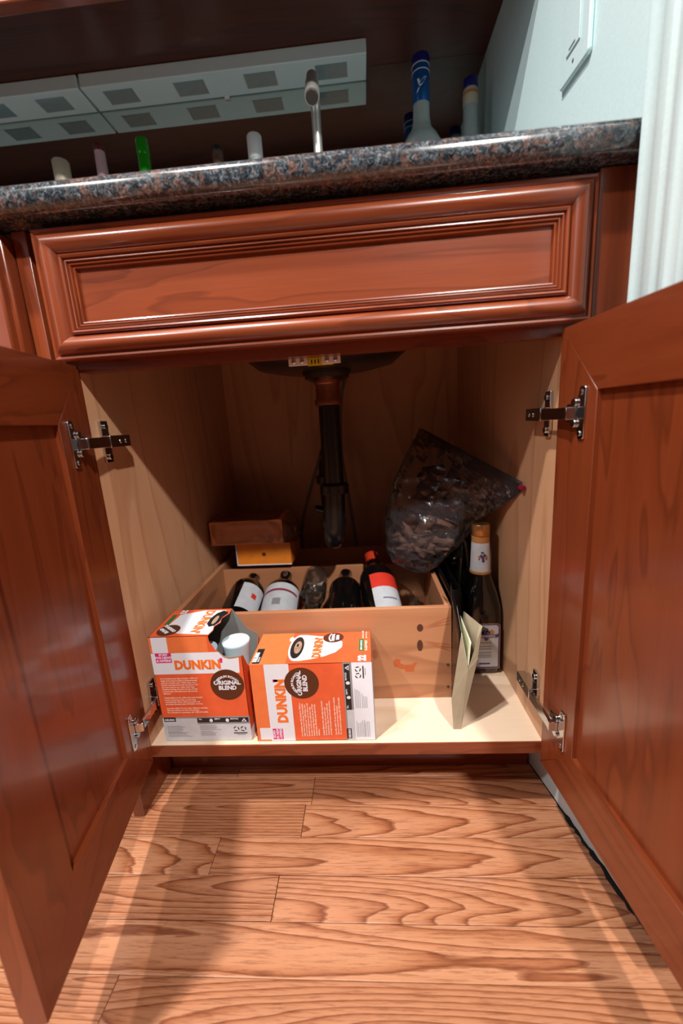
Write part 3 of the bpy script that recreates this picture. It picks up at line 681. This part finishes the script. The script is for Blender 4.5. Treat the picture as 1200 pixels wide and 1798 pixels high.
# pods inside the torn box
def pod(x, y, z, label, top):
    r = empty('coffee_pod', (x, y, z), label=label, cat='coffee pod', group='coffee pods in the torn box'); r.scale = (1.0, 1.0, 1.12)
    if top: lathe_obj('cup', [(.0225, .0440), (.0230, .0425), (.0225, .041), (.0180, .0), (.017, -.0005)][::-1], pod_m, r); lathe_obj('foil_lid', [(.0220, .0440), (.0220, .0446)], pod_m, r)
    else: lathe_obj('cup', [(.0175, 0), (.0225, .041), (.0235, .0425), (.0235, .0440)], pod_m, r); lathe_obj('foil_lid', [(.0225, .0441), (.0225, .0445)], P_white, r)
    return r
stack = [(.1405, .0580), (.0935, .0360), (.0470, .0360), (.1370, .0780), (.0470, .0790), (.0900, .0800)]
for i, (x, y) in enumerate(stack[:2]):
    for k in range(3 if i == 0 else 3):
        lab = ('white coffee pod on top, showing its round lid in the torn opening', 'white coffee pod seen half hidden behind the torn flap')[i] if k == 2 else 'white coffee pod lower down inside the torn box'
        pod(x, y, ZB + .0012 + k*.0502, lab, True)

# ================================================================== WOODEN CRATE
CX0, CX1, CY0, CY1, CZ0, CZ1 = .0095, .502, .1050, .462, ZB+.0003, .314
cr = empty('wine_crate', ((CX0+CX1)/2, (CY0+CY1)/2, CZ0), label='pine wooden wine crate with knots, filled with bottles', cat='crate')
o = Vector(cr.location)
def CB(nm, mat, x0, x1, y0, y1, z0, z1, bv=.0006): return B(nm, mat, x0-o.x, x1-o.x, y0-o.y, y1-o.y, z0-o.z, z1-o.z, cr, bevel=bv)
CB('front_board', pine_x, CX0, CX1, CY0, CY0+.0095, CZ0, CZ1); CB('back_board', pine_x, CX0, CX1, CY1-.0095, CY1, CZ0, CZ1+.003)
CB('side_board', pine_y, CX0, CX0+.010, CY0+.0097, CY1-.0097, CZ0, CZ1); CB('side_board', pine_y, CX1-.010, CX1, CY0+.0097, CY1-.0097, CZ0, CZ1)
CB('base_board', pine_x, CX0+.0102, CX1-.0102, CY0+.0097, CY1-.0097, CZ0, CZ0+.006)
CB('divider_board', pine_x, CX0+.0102, CX1-.0102, .352, .360, CZ0+.0062, .305)
fr = lambda u, v_, h: Vector((u, CY0 - h, v_)) - o
A = Face(fr, cr)
A.ell('knot', pine_knot, .4486, .2765, .0055, .0072, 1, 14); A.ell('knot', pine_knot, .4478, .2430, .0052, .0110, 1, 14); A.ell('knot', pine_ring, .3685, .228, .0045, .010, 1, 12)
for s_, z in ((1, .2740), (-1, .2520)):
    for k in range(3): A.poly('reddish_streak', pine_ring, [(.455, z + s_*k*.002), (.475, z + s_*(.004 + k*.003)), (.4995, z + s_*(.008 + k*.006)), (.4995, z + s_*(.0095 + k*.006)), (.475, z + s_*(.0060 + k*.003))], 1)
A.poly('torn_label_residue', tape_l, [(.400, .214), (.405, .219), (.4135, .2165), (.412, .210), (.419, .206), (.433, .2065), (.437, .210), (.4425, .2105), (.4395, .2035), (.4370, .2005), (.4365, .192), (.4215, .1925), (.420, .1975), (.411, .1985), (.409, .201), (.402, .203)], 1)
A.done()
for x, z in ((.4955, .2045), (.4955, .1610)):
    MB().lathe([(.0024, 0), (.0024, .0006)], Matrix.Translation(Vector((x, CY0, z)) - o) @ Matrix.Rotation(PI/2, 4, 'X'), 12).build('nail', steel, cr)
# bottles inside
def aim(loc, direction, roll=0):
    q = Vector(direction).normalized().to_track_quat('Z', 'Y'); return Matrix.Translation(loc) @ q.to_matrix().to_4x4() @ Matrix.Rotation(roll, 4, 'Z')
def crate_bottle(name, loc, direction, rb, L_, mat, label, extra, roll=0, rn=.0145):
    r = empty(name, loc, label=label, cat='bottle', group='bottles in the wooden crate'); r.matrix_world = aim(loc, direction, roll)
    lathe_obj('body', [(rb*.9, 0), (rb, .006), (rb, L_*.66), (rb*.96, L_*.71), (rb*.82, L_*.765), (rb*.6, L_*.805), (rn*1.1, L_*.85), (rn, L_*.96), (rn*.98, L_)], mat, r, 32)
    def band(nm, m, z0, z1, a0, a1, rr=rb):
        n = 16; ps = [(a0 + (a1-a0)*i/n) for i in range(n+1)]
        mb = MB(); rr_ = rr + .0004
        va = [mb.b.verts.new((rr_*math.cos(t), rr_*math.sin(t), z0)) for t in ps]; vb = [mb.b.verts.new((rr_*math.cos(t), rr_*math.sin(t), z1)) for t in ps]
        for i in range(n): mb.b.faces.new((va[i], va[i+1], vb[i+1], vb[i]))
        mb.build(nm, m, r, smooth=True)
    extra(r, band); return r
# bottles lie with bases to the front and necks to the back, tilted up; labels up
up_a = -PI/2
def e1(r, band): band('label', P_lgrey, .03, .115, -.9, .55); band('label_mark', P_red, .07, .085, -.25, .05, .0378)
def e2(r, band): band('label', P_lgrey, .035, .125, -1.4, 1.4); band('red_stripe', plain('label_burgundy', (130, 36, 52), .5), .100, .106, -1.2, 1.2, .0383); band('label_mark', P_grey, .06, .078, -.22, .22, .0383)
def e3(r, band): band('neck_foil', copper, .205, .285, 0, 2*PI, .0152)
def e4(r, band): band('neck_foil', black_m, .215, .29, 0, 2*PI, .0152)
def e5(r, band):
    band('label', P_lgrey, .035, .100, -1.0, .9); band('label_top', P_red, .100, .135, -1.0, .9); band('neck_foil', red_foil, .175, .213, 0, 2*PI, .0150)
    band('label_line', P_dgrey, .07, .0735, -.5, .3, .0379)
    lathe_obj('cap', [(.0156, .2135), (.0156, .2165), (.012, .218)], red_foil, r)
Z0c = CZ0 + .008
crate_bottle('wine_bottle', (.098, .157, .2515), (-.02, .97, .18), .0375, .19, black_m, 'dark bottle with a white label, leftmost in the crate', e1, PI/2+.95)
crate_bottle('wine_bottle', (.1760, .160, .228), (-.02, .90, .32), .0380, .19, black_m, 'bottle with a white label crossed by a thin burgundy stripe', e2, PI/2)
crate_bottle('wine_bottle', (.2430, .345, .290), (0, -.95, -.22), .027, .12, clear_gl, 'clear empty bottle lying neck down in the middle of the crate', lambda r, band: None)
crate_bottle('wine_bottle', (.2440, .340, .190), (-.02, -.95, .26), .026, .18, black_g, 'small dark bottle with a copper foil neck pointing to the crate front', lambda r, band: band('neck_foil', copper, .130, .181, 0, 2*PI, .0152), rn=.0140)
crate_bottle('wine_bottle', (.3110, .158, .238), (.0, .93, .26), .0350, .19, black_m, 'plain black bottle right of the clear one in the crate', lambda r, band: None)
crate_bottle('wine_bottle', (.3990, .160, .222), (-.12, .80, .46), .0375, .215, black_m, 'dark bottle with an orange-red cap and a red and white label', e5, PI/2+.45)
crate_bottle('wine_bottle', (.4640, .170, .195), (.0, .95, .12), .026, .17, clear_gl, 'pale clear bottle at the right end of the crate, under the bag', lambda r, band: None)

# small boxes in shrink wrap on the back of the crate
def small_box(name, x0, x1, y0, y1, z0, z1, mat, rz, label, edge=None):
    c = ((x0+x1)/2, (y0+y1)/2, z0); r = empty(name, c, rz, label=label, cat='box', group='small wrapped boxes on the crate')
    B('carton', mat, x0-c[0], x1-c[0], y0-c[1], y1-c[1], 0, z1-z0, r, bevel=.0008)
    if edge:
        B('white_edge', P_white, x0-c[0]-.0008, x1-c[0]+.0008, y0-c[1]-.0012, y0-c[1]-.0003, 0, .002, r); B('white_edge', P_white, x0-c[0]-.0018, x0-c[0]-.0003, y0-c[1]-.0012, y1-c[1], 0, z1-z0, r)
        B('dark_spot', P_brown, -.004, .004, y0-c[1]-.0004, y0-c[1]-.0001, .022, .030, r)
    return r
small_box('small_carton', .062, .189, .345, .458, .3173, .370, amber_box, -.03, 'small amber box with white edges, under the wrapped one on the crate', True)
sb = small_box('small_carton', .0075, .1745, .3350, .440, .3715, .4265, tan_box, .0, 'tan orange box in loose shrink wrap, lying on the amber box')
# wrap: crinkled film around upper box
mb = MB(); b = mb.b
bmesh.ops.create_icosphere(b, subdivisions=4, radius=1)
for q in b.verts:
    p = q.co.copy(); sgn = lambda t: (1 if t > 0 else -1)
    ex = .28
    s_ = Vector((sgn(p.x)*abs(p.x)**ex, sgn(p.y)*abs(p.y)**ex, sgn(p.z)*abs(p.z)**ex))
    j = random.uniform(.98, 1.05)
    q.co = Vector((s_.x*.0865*j, s_.y*.0555*j, s_.z*.0290*j)) + Vector((0, 0, .028))
for q in b.verts:
    if q.co.x > .07: q.co.x = .07 + (q.co.x-.07)*2.2; q.co.z -= (q.co.x-.07)*.35
    if q.co.x < -.0885: q.co.x = -.0885
    if q.co.z < -.0002: q.co.z = -.0002
mb.build('shrink_wrap', wrap, sb)

# ================================================================== BAG OF CORKS
bag = empty('plastic_bag', (.47, .24, .33), label='clear zip bag of corks leaning over the right end of the crate', cat='bag')
bo = Vector(bag.location)
import mathutils
from mathutils import noise as mn
# outline as rows from the zip end (upper right) to the lower left corner; each row: centre, half-width vector, half depth
rows = [((.552, .225, .557), (.060, -.150, -.044), .0015), ((.545, .225, .545), (.062, -.125, -.044), .006), ((.530, .228, .520), (.066, -.085, -.046), .018), ((.512, .232, .492), (.068, -.045, -.048), .028),
        ((.492, .235, .458), (.066, -.018, -.052), .040), ((.475, .236, .428), (.062, -.010, -.056), .046), ((.458, .235, .400), (.056, -.005, -.050), .046), ((.445, .232, .374), (.048, 0, -.040), .038), ((.434, .226, .352), (.036, 0, -.026), .022), ((.428, .222, .342), (.020, 0, -.012), .006)]
N_ = 36; mb = MB(); rings = []
fine = []
rows = [((a[0]+.006, a[1]+.028, a[2]+.002 - max(0, .40-a[2])*.18), (b[0], b[1], b[2]), c) for a, b, c in rows]
for i in range(len(rows)-1):
    for k in range(4):
        t = k/4; a_, b_ = rows[i], rows[i+1]
        fine.append((Vector(a_[0]).lerp(Vector(b_[0]), t), Vector(a_[1]).lerp(Vector(b_[1]), t), a_[2]*(1-t) + b_[2]*t))
fine.append((Vector(rows[-1][0]), Vector(rows[-1][1]), rows[-1][2]))
for i, (c_, hw, hd) in enumerate(fine):
    ax = (fine[min(i+1, len(fine)-1)][0] - fine[max(i-1, 0)][0]).normalized(); nn = hw.cross(ax).normalized()
    if nn.y > 0: nn = -nn
    ring = []
    for k in range(N_):
        t = 2*PI*k/N_; p = c_ + hw*math.cos(t)*1.06 + nn*hd*math.sin(t)
        d_ = mn.noise(p*38)*.009 + mn.noise(p*95)*.004 + abs(mn.noise(p*60 + Vector((5, 2, 1))))*.006
        p = p + nn*d_*(1 if math.sin(t) > 0 else -1)*min(1, hd/.02)
        p.x = min(p.x, .6135)
        ring.append(mb.b.verts.new(p - bo))
    rings.append(ring)
for a_, b_ in zip(rings, rings[1:]):
    for k in range(N_): mb.b.faces.new((a_[k], a_[(k+1) % N_], b_[(k+1) % N_], b_[k]))
mb.build('film', film, bag, smooth=False)
c0, hw0, _ = fine[0]
MB().tube([c0 - hw0*1.05 - bo, c0 + hw0*1.09 - bo], .0026, 8).build('zip_strip', film, bag)
pz = c0 + hw0*1.06; pz.x = min(pz.x, .611)
MB().tube([pz - hw0*.05 - bo, pz - bo], .0042, 8).build('zip_slider', magenta_pl, bag)
# corks
ck = None
for k in range(34):
    t = random.uniform(.28, .86); c_, hw, hd = fine[int(t*(len(fine)-1))]
    ax = Vector((-.4, 0, -.9)).normalized(); nn = hw.cross(ax).normalized()
    p = c_ + hw*random.uniform(-.35, .72) + nn*hd*random.uniform(-.45, .45)
    dr = Vector((random.uniform(-1, 1), random.uniform(-.5, .5), random.uniform(-1, 1)))
    if ck is None:
        ck = MB().lathe([(.0098, -.021), (.0105, -.020), (.0105, .020), (.0098, .021)], None, 14).build('cork', cork_m, smooth=True); o2 = ck
    else:
        o2 = ck.copy(); C.objects.link(o2)
    o2.matrix_world = aim(p, dr)
    tag(o2, 'brown wine cork heaped inside the clear zip bag', 'cork', 'corks in the clear bag')

# ================================================================== BOTTLE, DARK BAG, FOLDED BAG at the right
kb = empty('square_wine_bottle', (.5768, .205, ZB+.0003), label='dark square bottle with gold screw cap and grape label', cat='bottle')
def sq(r, z, n=32, p=4.5):
    out = []
    for i in range(n):
        t = 2*PI*i/n; c_, s_ = math.cos(t), math.sin(t); k = (abs(c_)**p + abs(s_)**p)**(-1/p); out.append((r*k*c_, r*k*s_, z))
    return out
mb = MB(); rings = []
for r, z, p in ((.0330, 0, 4), (.0345, .004, 4.5), (.0345, .120, 4.5), (.0335, .135, 4), (.0290, .158, 3), (.0225, .180, 2.4), (.0180, .197, 2), (.0168, .215, 2), (.0150, .262, 2)):
    rings.append([mb.b.verts.new(q) for q in sq(r, z, 40, p)])
for a_, b_ in zip(rings, rings[1:]):
    for i in range(40): mb.b.faces.new((a_[i], a_[(i+1) % 40], b_[(i+1) % 40], b_[i]))
mb.b.faces.new(rings[0][::-1]); mb.b.faces.new(rings[-1])
mb.build('body', black_m, kb, smooth=True)
lathe_obj('neck_label', [(.0195, .199), (.0186, .202), (.0164, .256), (.0158, .257)], P_lgrey, kb); lathe_obj('neck_label_band', [(.0196, .197), (.0200, .198), (.0198, .2015), (.0190, .202)], P_gold, kb)
lathe_obj('gold_collar', [(.0150, .257), (.0164, .2575), (.0164, .268), (.0150, .2685)], P_gold, kb)
capo = lathe_obj('screw_cap', [(.0150, .2685), (.0164, .270), (.0158, .272), (.0166, .274), (.0166, .289), (.0155, .2915)], gold_cap, kb)
A = Face(lambda u, v_, h: (u, -.0349 - h, v_), kb)
A.poly('label_border', P_gold, [(-.029, .012), (.029, .012), (.029, .102), (.024, .106), (-.024, .106), (-.029, .102)], 1)
A.poly('label_frame', P_purple, [(-.0280, .013), (.0280, .013), (.0280, .1015), (.0235, .105), (-.0235, .105), (-.0280, .1015)], 2)
A.poly('label_paper', P_lgrey, [(-.0255, .016), (.0255, .016), (.0255, .099), (.0220, .1025), (-.0220, .1025), (-.0255, .099)], 3)
for u, v_ in ((-.004, .092), (.003, .093), (-.0005, .087), (.006, .088), (.001, .081), (-.005, .086), (.003, .075)): A.ell('grape_picture', P_purple, u, v_, .0042, .0042, 4, 12)
A.poly('leaf_picture', P_green, [(-.008, .095), (-.002, .101), (.004, .096), (-.002, .094)], 5)
for u in (-.014, .013): A.ell('gold_leaf', P_gold, u, .088, .005, .006, 4, 10)
A.poly('banner', P_purple, [(-.028, .080), (-.022, .077), (.022, .077), (.028, .080), (.028, .087), (.022, .084), (-.022, .084), (-.028, .087)], 6)
A.text('MANISCHEWITZ', P_lgrey, 0, .0787, .0052, 7, bold=.0003, align='CENTER', sx=1.0)
for i, z in enumerate((.066, .058, .053, .045, .040, .036)): A.rect('fine_print', P_dgrey, -.012 - .002*(i % 2), .013, z, z+.0016, 4)
A.rect('label_seal', P_purple, -.010, .011, .021, .0245, 4)
A.done()
A = Face(lambda u, v_, h: (u, -math.sqrt(max(0, (.0186 - (v_-.202)*.041 + .0004 + h)**2 - u*u)), v_), kb)
for u, v_ in ((-.003, .233), (.003, .234), (0, .229), (.0005, .224)): A.ell('grape_picture', P_purple, u, v_, .0028, .0032, 1, 10)
A.rect('neck_banner', P_purple, -.0075, .0075, .2255, .2285, 3); A.ell('leaf_picture', P_green, -.001, .2395, .003, .0022, 2, 8)
for u in (-.0065, .0065): A.ell('gold_leaf', P_gold, u, .231, .0022, .003, 2, 8)
A.done()

b2 = crate_bottle('wine_bottle', (.5600, .300, ZB+.0005), (0, 0, 1), .036, .30, black_g, 'dark bottle with small pale neck label behind the square one', lambda r, band: band('neck_label', P_lgrey, .170, .190, -2.3, -1.0, .0262))
del b2['group']
# dark carrier bag standing between crate and bottle
dk = empty('black_gift_bag', (.52, .2, ZB), label='black glossy paper bag squeezed between the crate and the square bottle', cat='bag')
do = Vector(dk.location)
def sheetq(nm, mat, p, parent, org, n=8, sag=(0, 0, 0), th=.0005):
    """curved four-corner sheet with thickness; p: bottom-front, bottom-back, top-back, top-front"""
    mb = MB(); P_ = [Vector(q) for q in p]; sg = Vector(sag); g = []
    for i in range(n+1):
        row = []
        for j in range(n+1):
            s_, t = i/n, j/n; q = P_[0].lerp(P_[1], s_).lerp(P_[3].lerp(P_[2], s_), t) + sg*math.sin(PI*t)*(1-.3*s_)
            row.append(mb.b.verts.new(q - org))
        g.append(row)
    for i in range(n):
        for j in range(n): mb.b.faces.new((g[i][j], g[i+1][j], g[i+1][j+1], g[i][j+1]))
    ob = mb.build(nm, mat, parent, smooth=True); md = ob.modifiers.new('thickness', 'SOLIDIFY'); md.thickness = th; md.offset = 0; return ob
sheetq('left_side', black_paper, [(.5065, .125, ZB+.001), (.5065, .335, ZB+.001), (.5060, .335, .335), (.5065, .125, .335)], dk, do, sag=(.001, 0, 0))
sheetq('front_side', black_paper, [(.5065, .125, ZB+.001), (.5330, .140, ZB+.001), (.5330, .170, .318), (.5065, .125, .335)], dk, do, sag=(0, .004, 0))
sheetq('right_side', black_paper, [(.5330, .140, ZB+.001), (.5220, .335, ZB+.001), (.5220, .335, .335), (.5330, .170, .318)], dk, do)
sheetq('back_side', black_paper, [(.5065, .335, ZB+.001), (.5220, .335, ZB+.001), (.5220, .335, .335), (.5060, .335, .335)], dk, do)
# folded paper bag: narrow gusset faces the viewer
fb = empty('folded_paper_bag', (.4955, .03, ZB), label='folded beige paper bag standing on edge with a V-shaped open end', cat='bag')
fo = Vector(fb.location)
z0 = ZB + .0006
BL, BR, BM = (.4890, .028, z0), (.5000, .028, z0), (.4945, .026, z0)
MLf, MRf, MMf = (.4865, .029, .196), (.5262, .030, .2640), (.5112, .026, .2480)
TLf, TRf = (.5020, .032, .3065), (.5330, .032, .3160)
def quad(nm, mat, p, par=fb, org=fo): return sheetq(nm, mat, p, par, org, 6, th=.0006)
# outer front (two facets meeting at the crease) 
mb = MB()
for poly in ([BL, BR, MMf, MLf], [MLf, MMf, TLf], [BR, MRf, MMf], [MMf, MRf, TRf]):
    mb.b.faces.new([mb.b.verts.new(Vector(q) - fo) for q in poly])
ob = mb.build('gusset', paper_beige, fb); md = ob.modifiers.new('thickness', 'SOLIDIFY'); md.thickness = .0006
# left and right outer walls running back
quad('left_wall', black_paper, [BL, (.5040, .12, z0), (.5045, .120, .352), TLf])
quad('right_wall', paper_beige, [BR, (.5110, .12, z0), (.5250, .115, .300), TRf])
# inner folded gusset
quad('inner_fold', paper_in, [MMf, (.5110, .10, .262), (.5160, .10, .300), (.5163, .031, .2905)])
quad('inner_fold', paper_in, [MMf, (.5110, .10, .262), (.5100, .10, .318), TLf])
